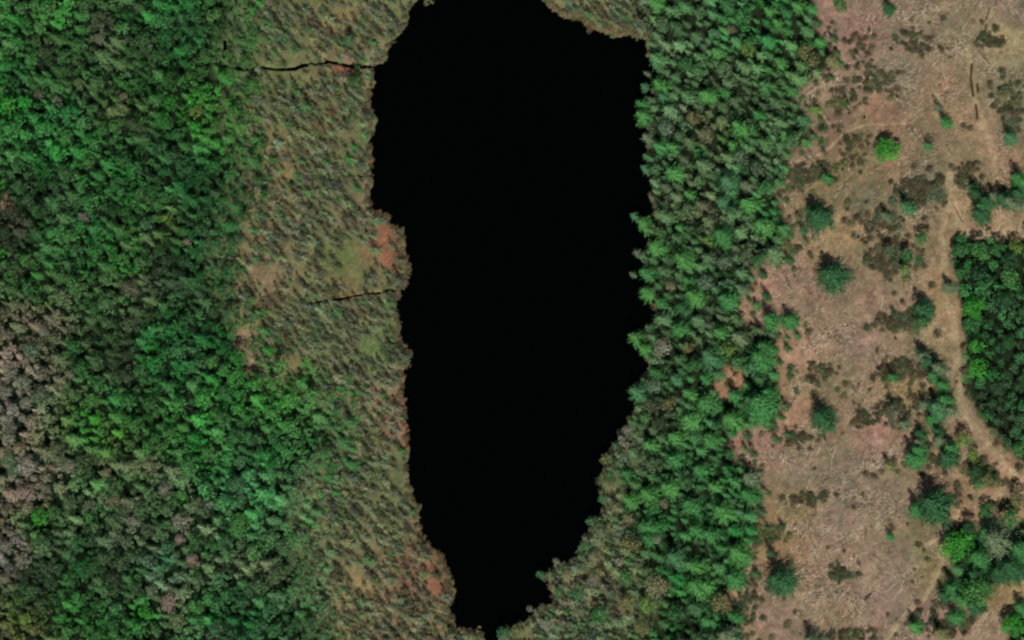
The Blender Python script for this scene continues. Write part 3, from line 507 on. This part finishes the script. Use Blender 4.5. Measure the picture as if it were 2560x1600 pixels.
# shrubs of the clearing and the shore
US = [(2345,834,12,'K'),(2318,470,16,'K'),(2295,455,14,'K'),(2340,470,14,'E'),(2290,480,12,'K'),(2330,490,16,'E'),(2355,490,14,'E'),(2362,510,11,'K'),(2265,455,12,'K'),(2240,480,11,'K'),(2205,520,13,'K'),(2230,505,12,'E'),(2195,545,12,'E'),(2208,672,15,'K'),(2190,655,13,'K'),(2220,690,13,'K'),(2240,660,12,'E'),(2250,625,14,'E'),(2200,620,12,'O'),(2408,448,12,'O'),(2425,420,15,'K'),(2415,435,10,'K'),(2284,93,13,'O'),(2270,120,10,'K'),(2290,125,9,'K'),(2475,106,11,'K'),(2490,100,9,'K'),(2520,225,14,'O'),(2500,235,10,'O'),(2540,260,14,'O'),(2530,310,15,'E'),(2355,125,9,'K'),(2360,48,8,'K'),(2455,55,7,'K'),(2180,210,12,'O'),(2200,190,10,'O'),(2230,190,12,'O'),(2325,345,12,'K'),(2410,315,9,'K'),(2425,320,8,'K'),(2107,225,12,'K'),(2090,255,14,'O'),(2110,262,12,'Y'),(2075,260,11,'O'),(2150,220,7,'K'),(2115,345,11,'K'),(2125,355,9,'K'),(2090,420,12,'O'),(2110,410,14,'O'),(2130,395,10,'K'),(2030,430,11,'O'),(2010,450,10,'O'),(1975,430,10,'K'),(2000,365,8,'K'),(2180,118,9,'O'),(2186,92,10,'O'),(2165,95,8,'K'),(2135,90,8,'K'),(2030,480,8,'O'),(1975,470,12,'O'),(2025,635,9,'K'),(2030,645,8,'O'),(1960,590,14,'O'),(1975,620,10,'O'),(1940,630,9,'K'),(2145,545,12,'K'),(2120,510,13,'O'),(2130,560,10,'O'),(2175,560,10,'E'),(2270,590,9,'K'),(2320,570,9,'K'),(2310,665,10,'K'),(2300,650,12,'G'),(2262,700,10,'Y'),(2236,735,8,'K'),(2257,755,9,'K'),(2230,770,9,'K'),(2240,790,12,'E'),(2265,795,14,'E'),(2195,800,9,'K'),(2225,815,12,'K'),(2250,820,13,'O'),(2280,825,14,'O'),(2240,905,12,'K'),(2275,915,13,'K'),(2195,925,9,'K'),(2210,950,10,'G'),(2255,945,12,'K'),(2290,940,12,'O'),(2275,960,9,'O'),(2302,915,10,'E'),(2290,1000,12,'K'),(2305,985,10,'O'),(2205,1010,10,'K'),(2215,1025,10,'K'),(2270,1040,12,'K'),(2230,1055,11,'E'),(2250,1005,11,'K'),(2175,975,6,'K'),(2193,876,6,'K'),(2110,990,9,'O'),(2095,975,9,'E'),(2115,960,10,'K'),(2140,1050,10,'K'),(2155,1045,12,'K'),(2130,1060,9,'O'),(2145,1070,9,'O'),(2050,925,12,'O'),(2065,940,13,'O'),(2020,950,11,'O'),(2035,985,11,'O'),(2070,928,9,'K'),(2023,830,12,'K'),(2015,815,9,'O'),(1925,1072,10,'O'),(1940,1075,9,'O'),(1905,1085,9,'O'),(2000,1110,9,'O'),(2025,1098,7,'O'),(1990,1068,7,'K'),(1932,1115,5,'K'),(2037,1172,6,'K'),(1955,1245,9,'K'),(1890,1275,14,'K'),(1900,1290,9,'K'),(2010,1240,12,'O'),(2030,1250,12,'O'),(2050,1245,10,'E'),(2135,1268,7,'K'),(2157,1235,6,'K'),(1905,1340,14,'O'),(1925,1340,12,'O'),(1950,1330,13,'O'),(1975,1340,11,'O'),(1965,1352,9,'O'),(1880,1390,11,'K'),(1890,1465,10,'K'),(1885,1430,9,'O'),(1905,1500,8,'K'),(1970,1560,11,'O'),(1965,1565,8,'K'),(1988,1530,6,'K'),(2070,1370,6,'K'),(2111,1378,6,'K'),(2115,1432,10,'E'),(2130,1440,12,'E'),(2090,1445,11,'E'),(2105,1425,8,'K'),(2230,1320,9,'K'),(2297,1362,9,'K'),(2310,1375,6,'K'),(2270,1310,6,'K'),(2320,1400,9,'O'),(2360,1425,9,'K'),(2282,1455,7,'K'),(2287,1424,5,'K'),(2295,1508,11,'K'),(2340,1510,14,'K'),(2360,1515,12,'K'),(2220,1537,7,'K'),(2240,1588,7,'K'),(2360,1560,13,'K'),(2370,1580,12,'O'),(2410,1560,11,'K'),(2430,1550,12,'K'),(2410,1582,8,'K'),(2462,1523,11,'D'),(2375,1590,12,'O'),(2130,1590,16,'O'),(2150,1582,14,'O'),(2110,1595,13,'O'),(1930,1595,10,'O'),(2440,1208,17,'O'),(2465,1200,17,'O'),(2490,1206,16,'O'),(2515,1208,13,'K'),(2470,1180,18,'O'),(2450,1165,17,'O'),(2485,1185,15,'D'),(2430,1170,14,'Y'),(2460,1150,13,'K'),(2412,1178,11,'O'),(2395,1165,9,'O'),(2480,1262,13,'K'),(2505,1260,14,'K'),(2520,1275,13,'O'),(2540,1270,12,'O'),(2490,1110,9,'K'),(2165,1185,9,'K'),(2184,1190,8,'K'),(2205,1180,9,'O'),(2235,1150,10,'K'),(2245,1180,8,'O'),(2330,1150,9,'K'),(2190,1192,7,'K'),(2391,955,5,'K'),(2377,978,8,'K')]
for x, y, r_, cc_ in US: trees.append([float(x), float(y), r_*1.15, np.array(COL[cc_], float), 'u', True, cc_])
SC = [(2300,475,60,38,46),(2235,645,50,35,34),(2250,925,60,28,34),(2245,805,60,22,26),(1962,600,22,30,12),(1905,1345,35,18,14),(2050,425,60,25,22),(2530,250,40,60,26),(2375,1560,50,30,26),(2450,1175,40,30,22),(2240,1030,36,32,22),(2160,1040,30,24,12),(2050,930,35,18,12),(2100,1435,30,16,10),(2030,1250,60,14,14),(2500,1262,50,14,14),(2290,110,50,40,16),(2200,200,60,30,18),(2110,255,45,28,14),(1990,440,30,50,16),(1930,640,25,25,10),(1870,1500,30,60,16),(2480,100,40,20,12),(2420,430,30,30,14),(2190,560,60,40,22),(2330,1010,50,40,22),(2330,1150,60,50,24),(2300,1560,30,30,8),(2140,1590,50,14,18),(2400,1250,30,30,6),(2530,1180,30,30,6),(2010,1100,60,20,12),(2520,480,60,30,18),(2060,180,25,25,8),(2100,120,60,40,16),(2130,350,50,30,12)]
for x, y, sx, sy, n in SC:
    for k in range(int(n*2.3)):
        a, b = x+rr.gauss(0, sx*.6), y+rr.gauss(0, sy*.6)
        if sm(m_clr, a, b) < 2 or not nroad(a, b, 4): continue
        c_ = np.array(rr.choice([(84, 90, 62), (90, 84, 62), (68, 84, 56), (74, 88, 62), (80, 76, 56)]), float)*rr.uniform(.8, 1.1)
        trees.append([a, b, rr.triangular(5, 15, 7), c_, 'u', False, code_of(c_)])
EDGE_N = 0
for _ in range(9000):
    a, b = rr.uniform(1800, 2130), rr.uniform(-40, 1640); v = sm(m_clr, a, b)
    if not (-2 < v < 55) or rr.random() > .55*math.exp(-max(v, 0)/20) or sm(sd_lake, a, b) > -60: continue
    r_ = rr.triangular(6, 22, 9)
    if not near_ok(a, b, r_, .8): continue
    put(a, b, r_); c_ = np.array(rr.choice([(56, 92, 54), (66, 94, 58), (80, 94, 60), (52, 84, 52)]), float)*rr.uniform(.85, 1.1)
    trees.append([a, b, r_, c_, 's' if r_ > 9 and rr.random() < .6 else 'u', False, code_of(c_)]); EDGE_N += 1
# low shrubs on the bank, just inside the water's edge
def bank(seg, n, rlo, rhi, cols, off):
    pts = [Vector((a, b)) for a, b in seg]
    L = [(pts[i+1]-pts[i]).length for i in range(len(pts)-1)]; tot = sum(L)
    for k in range(n):
        s = (k+rr.uniform(-.4, .4))/n*tot; i = 0
        while i < len(L)-1 and s > L[i]: s -= L[i]; i += 1
        p = pts[i].lerp(pts[i+1], min(max(s/L[i], 0), 1)); nrm = Vector((-(pts[i+1]-pts[i]).y, (pts[i+1]-pts[i]).x)).normalized()
        p = p+nrm*rr.uniform(*off)
        c_ = rr.choice(cols); g = rr.uniform(.85, 1.15)
        trees.append([p.x, p.y, rr.uniform(rlo, rhi), np.array(c_, float)*g, 'u', False, code_of(np.array(c_, float)*g)])
i0 = LAKE.index((1041, 0)); i1 = LAKE.index((1212, 592+1000)) if (1212, 1592) in LAKE else 0
WEST = LAKE[i0:i1+1]; i2 = LAKE.index((1258, 1592)); EAST = LAKE[i2:LAKE.index((1359, 8))+1]
bank(WEST, 150, 7, 12, [(92, 90, 64), (86, 88, 62), (98, 90, 64), (80, 86, 60)], (0, 12))
bank(EAST, 90, 8, 14, [(95, 95, 68), (86, 96, 68), (76, 98, 66), (104, 102, 80)], (-2, 12))
bank([(1612, 102), (1576, 85), (1529, 87), (1470, 71), (1462, 50), (1407, 40), (1391, 24), (1359, 8)], 40, 7, 12, [(112, 102, 72), (100, 100, 66)], (0, 14))

# ------------------------------------------------------------------ naming and labels
CW = dict(B='bright green', G='mid green', D='dark green', T='blue green', Y='yellow green', V='vivid green', O='olive', E='grey green', N='tan', M='mauve grey', P='pinkish', W='whitish', K='brown')
LMK = [("the upper stream's mouth", 945, 165), ("the upper stream's head", 562, 130), ("the lower stream's mouth", 990, 730), ("the red sedge point", 975, 610), ("the lower red sedge bank", 1085, 1430), ("the tan glade in the fen", 615, 850),
 ("the orange gap at the left edge", 12, 510), ("the mauve grove at the left edge", 45, 960), ("the diagonal bright green strip", 215, 1055), ("the pink tree near the bottom", 428, 1509), ("the top left corner", 0, 0), ("the bottom left corner", 0, 1600),
 ("the vivid crown at left edge", 32, 265), ("the yellow green crown by the fen", 497, 280), ("the brown tree in the dark forest", 333, 725), ("the large blue green crown", 598, 1213), ("the pond's northeast corner", 1655, 185), ("the pond's bottom tip", 1235, 1600),
 ("the pond's top edge", 1200, 0), ("the small southeast bay", 1370, 1470), ("the pale snags on the east bank", 1550, 1095), ("the orange opening in the east forest", 1830, 950), ("the round vivid tree in the clearing", 2222, 379), ("the fork of the dirt track", 2400, 590),
 ("the track's lower bend", 2406, 1030), ("the right edge track junction", 2552, 1210), ("the largest spruce of the clearing", 2335, 1262), ("the top right corner", 2560, 0), ("the bottom right corner", 2560, 1600), ("the curved lower track", 2330, 1470),
 ("the muddy ruts", 2430, 200), ("the pink slash patch", 1905, 700), ("the crossed white logs", 2085, 1130), ("the lone bottom spruce", 1950, 1454), ("the twin lone spruces", 2060, 615), ("the lone spruce in mid clearing", 2056, 1043),
 ("the clearing's top left corner", 2040, 30), ("the forest strip on the far right", 2480, 850), ("the olive bank on the southeast shore", 1520, 1160), ("the left edge below the grove", 0, 1250), ("the tan gap in the east forest", 1770, 344), ("the middle of the left forest", 250, 430),
 ("the bottom of the left forest", 650, 1600), ("the middle of the top edge", 800, 0), ("the east forest's bottom edge", 1680, 1600), ("the fen's middle", 800, 560), ("the lower fen's middle", 900, 1250)]
ORD = ['nearest', 'second nearest', 'third nearest', 'fourth nearest', 'fifth nearest', 'sixth nearest', 'seventh nearest', 'eighth nearest', 'ninth nearest', 'tenth nearest', 'eleventh nearest', 'twelfth nearest', 'thirteenth nearest', 'fourteenth nearest', 'fifteenth nearest', 'sixteenth nearest', 'seventeenth nearest', 'eighteenth nearest', 'nineteenth nearest', 'twentieth nearest']
ORD += [f'{t}-{o} nearest' for t in ('twenty', 'thirty', 'forty', 'fifty', 'sixty', 'seventy') for o in ('first', 'second', 'third', 'fourth', 'fifth', 'sixth', 'seventh', 'eighth', 'ninth')]
SPECIAL = {(2046, 543): "lone dark spruce standing in the upper clearing, casting its shadow upward", (2077, 688): "lone dark spruce just below the upper one, beside pale slash", (2056, 1043): "lone dark spruce in the middle of the clearing, left of the grey thicket",
 (1950, 1454): "lone dark spruce in the lower clearing near the bottom edge", (2335, 1262): "largest spruce, wide dark crown beside the track's lower branch", (2222, 379): "round vivid green broadleaf tree alone in the upper clearing",
 (428, 1509): "pinkish bare crown among green trees near the bottom left", (2287, 1568): "small bright green spruce alone beside the curved lower track", (2398, 1368): "wide vivid green broadleaf crown where the curved lower track begins",
 (1609, 291): "bright green crown leaning farthest over the pond's upper east shore", (1556, 1098): "whitish dead crown on the east bank at the water's edge", (2362, 305): "lower of two narrow spruces on the slash right of the vivid tree", (2345, 268): "upper of two narrow spruces on the slash right of the vivid tree",
 (2221, 21): "dark spruce at the top edge of the clearing", (2223, 1340): "tiny lone spruce in pale slash left of the largest spruce", (598, 1213): "large blue green broadleaf crown in the lower left forest beside the fen",
 (32, 265): "vivid green broadleaf crown near the left edge of the forest", (497, 280): "yellow green broadleaf crown at the fen's left margin", (1820, 455): "wide blue green spruce deep in the upper east forest", (2414, 1104): "yellow green broadleaf tree tucked inside the track's lower bend"}
KINDN = {'s': ('spruce_tree', 'spruce', 'spruces'), 'b': ('broadleaf_tree', 'broadleaf tree', 'broadleaf trees'), 'n': ('bare_tree', 'bare tree', 'thin leafed bare trees'), 'g': ('bog_spruce', 'bog spruce', 'stunted spruces of the fens'), 'u': ('shrub', 'shrub', 'low shrubs of the clearing and banks')}
def protoclass(f, rm):
    if f == 's': return 'big_spruce' if rm > 3.4 else ('spruce' if rm > 2.0 else 'young_spruce')
    if f == 'b': return 'big_broadleaf' if rm > 3.2 else ('broadleaf' if rm > 1.8 else 'young_broadleaf')
    return {'n': 'bare_tree', 'g': 'bog_spruce', 'u': 'shrub'}[f]
HFAC = 1.0
def visible(t): return -10 < t[0] < 2570 and -10 < t[1] < 1610
def place(t):
    """crown centre is seen at t; find the foot"""
    rm = t[2]/10.0; pc = protoclass(t[4], rm); i = rr.randrange(len(PR[pc])); pr_, ph = PR[pc][i][:2]
    s = rm/pr_; sz = (s**.75)*(rr.uniform(.9, 1.12) if t[5] else rr.triangular(.62, 1.6, .95))
    h = ph*sz; p = at(t[0], t[1], (.42 if t[4] != 'u' else .3)*h+.3)
    return pc, i, s, sz, (float(p[0]), float(p[1]), .25)
LEFTOVER = {}; GAIN = {'s': 1.10, 'b': 1.05, 'n': 1.25*np.array([.88, 1.1, 1.12]), 'g': 1.2, 'u': .98*np.array([.95, 1.03, 1.03])}
def individual(t, label):
    pc, i, s, sz, p = place(t); nm, cat, grp = KINDN[t[4]]
    e = bpy.data.objects.new(nm, None); C.objects.link(e); e.empty_display_size = .5
    e.location = p; e.rotation_euler = (0, 0, rr.uniform(0, 6.28)); e.scale = (s*rr.uniform(.85, 1.15), s*rr.uniform(.85, 1.15), sz)
    tag(e, label, cat, grp)
    cr = link('crown', MESHES[pc, i], e); col = lin(t[3])*KF*GAIN[t[4]]; cr.color = (*[float(v) for v in np.clip(col, .004, .9)], 1)
    link('trunk' if t[4] != 'u' else 'stem', TRUNKS[pc, i], e)
for f in 'sbngu':
    L = [t for t in trees if t[4] == f]
    vis = sorted([t for t in L if visible(t)], key=lambda t: -t[2]*(1.0 if not t[5] else 1.02))
    ind = vis[:300]; rest = vis[300:]+[t for t in L if not visible(t)]
    grp = {}
    for t in ind:
        lm = min(LMK, key=lambda q: (q[1]-t[0])**2+(q[2]-t[1])**2); t.append(lm)
        size = ''
        if (int(t[0]), int(t[1])) in SPECIAL and t[5]: t.append(SPECIAL[int(t[0]), int(t[1])]); continue
        grp.setdefault((lm[0], t[6]), []).append(t)
    for (lname, cd), ts in grp.items():
        ts.sort(key=lambda t: (t[-1][1]-t[0])**2+(t[-1][2]-t[1])**2)
        # beyond twenty of a colour by one landmark, split by size word
        for k, t in enumerate(ts):
            small = {'s': 'spruce', 'b': 'broadleaf tree', 'n': 'thin leafed bare tree', 'g': 'small bog spruce', 'u': 'low shrub'}[f]
            o_ = ORD[k]+' to' if k < len(ORD) else '%d metres %s of' % (round(math.hypot(t[-1][1]-t[0], t[-1][2]-t[1])/10), 'left' if t[0] < t[-1][1] else 'right')
            t.append(f"{CW[cd]} {small}, {o_} {lname}")
    for t in ind: individual(t, t[-1])
    LEFTOVER[f] = rest
def transform_join(L):
    Qs = []; Cs = []
    for t in L:
        pc, i, s, sz, p = place(t); Q, cl = PR[pc][i][2:]
        a = rr.uniform(0, 6.28); ca, sa = math.cos(a), math.sin(a)
        u_, v_ = s*rr.uniform(.75, 1.25), s*rr.uniform(.75, 1.25); M = np.array([[ca*u_, -sa*v_, 0], [sa*u_, ca*v_, 0], [0, 0, sz]])
        Qs.append(Q@M.T+np.array(p)); Cs.append(cl*(lin(t[3])*KF*GAIN[t[4]]))
    return np.concatenate(Qs), np.clip(np.concatenate(Cs), .003, .9)
STUFFN = {'s': ('spruce_woodland', 'smaller spruces filling the forest between the larger crowns'), 'b': ('broadleaf_woodland', 'smaller broadleaf crowns filling the forest between larger trees'), 'n': ('bare_woodland', 'small thin leafed bare crowns scattered in the forest'), 'g': ('bog_thicket', 'dense tiny stunted spruces covering the olive fen'), 'u': ('shrub_thicket', 'small low shrubs spread along banks')}
for f, L in LEFTOVER.items():
    if not L: continue
    Q, cl = transform_join(L); nm, lb = STUFFN[f]
    o = link(nm, qmesh(nm, Q, cl, LEAF)); tag(o, lb, 'woodland' if f in 'sbn' else 'thicket', kind='stuff')

# ------------------------------------------------------------------ ground cover: sedge and moss tufts, twigs, slash (stuff)
def tufts(name, label, cat, n, x0, x1, y0, y1, test, colf, size, asp, up, seed, gain=1.0):
    R = np.random.default_rng(seed); x = R.uniform(x0, x1, n); y = R.uniform(y0, y1, n)
    k = test(x, y, R); x, y = x[k], y[k]; n = len(x); P = at(x, y, .28)
    P[:, 2] = .30+R.uniform(0, .15, n)
    N = np.stack([R.normal(0, .5, n), R.normal(0, .5, n), np.full(n, up)], 1)
    L = size*R.uniform(.5, 1.5, n)
    Q = quads(P, N, L, L*asp, None, R); col = colf(x, y, R)*KG*gain
    o = link(name, qmesh(name, Q, np.clip(col, .003, .9), LEAF)); tag(o, label, cat, kind='stuff')
notwater = lambda x, y: (samp(sd_lake, x, y) < -5)
def away(x, y, m=4):
    k = np.ones(len(x), bool)
    for pl, w in STREAMS: k &= pdist(pl, x, y) > w+m
    return k
tufts('fen_sedge', 'olive and rusty sedge tufts carpeting the fen beside the pond', 'sedge', 110000, 500, 1700, -80, 1680,
      lambda x, y, R: (samp(m_fen, x, y) > -20) & notwater(x, y) & away(x, y, 3),
      lambda x, y, R: lin(samp(f_feng, x, y))*R.uniform(.5, 1.5, (len(x), 1))*(1+R.uniform(-.12, .12, (len(x), 3))), .16, .6, .9, 301, 1.15)
tufts('clearing_grass', 'dry brown grass and low growth over the cleared ground', 'grass', 60000, 1780, 2660, -80, 1680,
      lambda x, y, R: (samp(m_clr, x, y) > -2) & np.array([True]*len(x)) & (np.min([pdist(pl, x, y)-w for pl, w in ROADS], axis=0) > -3),
      lambda x, y, R: lin(samp(f_clg, x, y))*R.uniform(.5, 1.45, (len(x), 1))*(1+R.uniform(-.12, .12, (len(x), 3))), .15, .5, .9, 302, 1.1)
def slash(name, label, n, lo, hi, w, pale, seed):
    R = np.random.default_rng(seed); x = R.uniform(1800, 2640, n); y = R.uniform(-60, 1660, n)
    m = n//9; pk = R.integers(0, len(SKIDS), m)                 # debris rows along the skid trails
    for q in range(m):
        pl = SKIDS[pk[q]]; i = R.integers(0, len(pl)-1); f = R.random()
        x[q] = pl[i][0]*(1-f)+pl[i+1][0]*f+R.normal(0, 12); y[q] = pl[i][1]*(1-f)+pl[i+1][1]*f+R.normal(0, 12)
    d = vnoise(x/60, y/60, 91); d[:m] = 1; k = (samp(m_clr, x, y) > 8) & (d*d*1.5 > R.uniform(.05, 1.0, n)) & (np.min([pdist(pl, x, y)-ww for pl, ww in ROADS], axis=0) > 0)
    x, y = x[k], y[k]; n = len(x); P = at(x, y, .3); P[:, 2] = .38+R.uniform(0, .25, n)
    a = R.normal(.9, .7, n)+(vnoise(x/90, y/90, 93)-.5)*3; T = np.stack([np.cos(a), np.sin(a), R.normal(0, .12, n)], 1)
    L = R.uniform(lo, hi, n)
    B = np.stack([-np.sin(a), np.cos(a), 0*a], 1)*(w*R.uniform(.5, 1.3, n))[:, None]
    U = np.array([0, 0, 1.])*w
    T = T*L[:, None]
    # three-sided sticks: left and right roof faces
    q1 = np.stack([P-T-B, P+T-B*.5, P+T+U, P-T+U], 1); q2 = np.stack([P-T+U, P+T+U, P+T+B*.5, P-T+B], 1)
    Q = np.concatenate([q1, q2]); c1 = lin(np.array(pale))*R.uniform(.35, 1.4, (n, 1))
    o = link(name, qmesh(name, Q, np.clip(np.concatenate([c1, c1]), 0, .85), LEAF)); tag(o, label, 'logging slash', kind='stuff')
slash('logging_slash', 'pale broken branches and twigs strewn over the cleared ground', 64000, .12, .8, .036, (226, 200, 172), 401)
slash('dark_slash', 'dark rotten twigs lying over the cleared ground', 24000, .12, .5, .05, (70, 52, 42), 402)

# ------------------------------------------------------------------ logs, snags, stumps
LOGS = [(1990,848,2001,832,.07,0),(2040,887,2047,870,.08,0),(2075,1125,2096,1110,.08,0),(2089,1120,2079,1152,.09,0),(2079,1152,2080,1170,.07,0),(2046,1128,2040,1139,.08,0),(1964,662,1980,649,.07,0),(2054,778,2062,764,.08,0),(2546,580,2554,548,.08,0),(2204,773,2209,736,.08,0),(2259,1449,2253,1472,.09,0),(2253,1472,2231,1502,.09,0),(2242,1457,2208,1486,.08,0),(2164,1499,2180,1482,.22,1),(2276,1517,2245,1552,.08,0),(2180,1385,2226,1417,.06,1),(1943,1282,1956,1267,.08,0),(2089,1377,2104,1368,.1,0),(2064,1322,2083,1311,.08,0),(2001,1515,2017,1528,.08,0),(2407,73,2417,56,.08,0),(2406,81,2451,100,.07,0),(2473,225,2500,249,.07,0),(2472,262,2509,220,.06,0),(2160,137,2176,127,.07,0),(2268,165,2276,156,.09,0),(2383,84,2388,78,.09,0),(2344,118,2350,110,.08,0),(2390,130,2396,124,.08,0),(2120,160,2138,150,.08,0),(2020,236,2045,215,.08,0),(2000,420,2060,405,.06,0),(2010,590,2025,600,.06,0),(2285,75,2296,60,.06,0),(2450,20,2462,8,.07,0),(2105,905,2120,925,.06,0),(1975,930,1995,915,.05,0),(1985,1005,1992,1000,.09,0),(2140,1300,2165,1285,.07,0),(2200,1290,2240,1262,.06,0),(2060,1345,2110,1300,.05,0),(1918,1392,1930,1400,.06,1),(2120,1542,2145,1518,.08,1),(1990,1470,2000,1490,.05,0),(2100,1585,2112,1565,.05,0),(2020,1560,2040,1545,.05,0),(2180,1180,2215,1150,.06,0),(2330,1350,2370,1335,.05,0),(1650,1020,1672,1030,.07,0),(2350,40,2360,70,.05,1)]
LP = ['pink slash', 'tan soil', 'brown ground', 'matted slash']
used = {}
def uniq(lb, x, y):
    k = used.get(lb, 0); used[lb] = k+1; return lb
def lmk(x, y): return min(LMK, key=lambda q: (q[1]-x)**2+(q[2]-y)**2)
glog = {}
for l in LOGS:
    x0, y0, x1, y1, r_, dk = l; q = lmk(x0, y0); d = math.hypot(x0-q[1], y0-q[2]); glog.setdefault((q[0], dk), []).append((d, l))
for (ln, dk), L in glog.items():
    L.sort(key=lambda v: v[0])
    for k, (d, (x0, y0, x1, y1, r_, _)) in enumerate(L):
        a = at(x0, y0, .45); b = at(x1, y1, .45); v = Vector(b-a); Ln = v.length; u = v.normalized(); w = u.orthogonal()
        parts = [tube([(0, 0, 0), tuple(v*.5+Vector((0, 0, .05))), tuple(v)], [r_*1.2, r_, r_*.6], 7)]
        for j in range(3):
            f = rr.uniform(.3, .9); s_ = Vector((rr.uniform(-1, 1), rr.uniform(-1, 1), rr.uniform(.2, .6)))*.5
            parts.append(tube([tuple(v*f), tuple(v*f+s_)], [r_*.35, r_*.12], 4))
        e = link('fallen_log', tubes_mesh('fallen_log', parts, CHAR if dk else GREY)); e.location = (float(a[0]), float(a[1]), .50+r_)
        tag(e, f"{'dark' if dk else 'pale bleached'} fallen log, {ORD[k]} {'dark' if dk else 'pale'} one to {ln}", 'log', 'fallen logs of the clearing')
SNAGS = [(1981,725,10),(2409,559,13),(2035,400,9),(2292,346,8),(2475,163,9),(2381,389,6),(2141,985,9),(2009,1112,7),(2148,1078,8),(2043,1377,8),(2154,1422,8),(2203,932,11),(1887,1409,5),(2152,148,7),(2079,95,6),(2344,105,6),(2376,135,6),(2460,150,8),(2080,312,7),(2130,272,6),(1600,300,0)]
def snag_mesh(h, seed):
    q = random.Random(seed); r0 = .09+h*.004; pr = [tube([(0, 0, -.3), (q.uniform(-.2, .2), q.uniform(-.2, .2), h*.5), (0, 0, h)], [r0, r0*.7, r0*.25], 7)]
    for j in range(12):
        z = h*q.uniform(.35, .97); a = q.uniform(0, 6.28); L = q.uniform(.3, .95)*(1.2-z/h*.6)
        pr.append(tube([(0, 0, z), (L*math.cos(a), L*math.sin(a), z+L*.2)], [.03, .01], 4))
    return tubes_mesh('snag', pr, GREY)
gs = {}
for x, y, h in SNAGS:
    if h: q = lmk(x, y); gs.setdefault(q[0], []).append((math.hypot(x-q[1], y-q[2]), x, y, h))
for ln, L in gs.items():
    L.sort()
    for k, (d, x, y, h) in enumerate(L):
        p = at(x, y, .3); e = link('dead_snag', snag_mesh(h*.8, int(x))); e.location = (float(p[0]), float(p[1]), .25)
        tag(e, f"{'tall' if h > 8 else 'short'} bare dead trunk, {ORD[k]} snag to {ln}", 'dead tree', 'standing dead trunks')
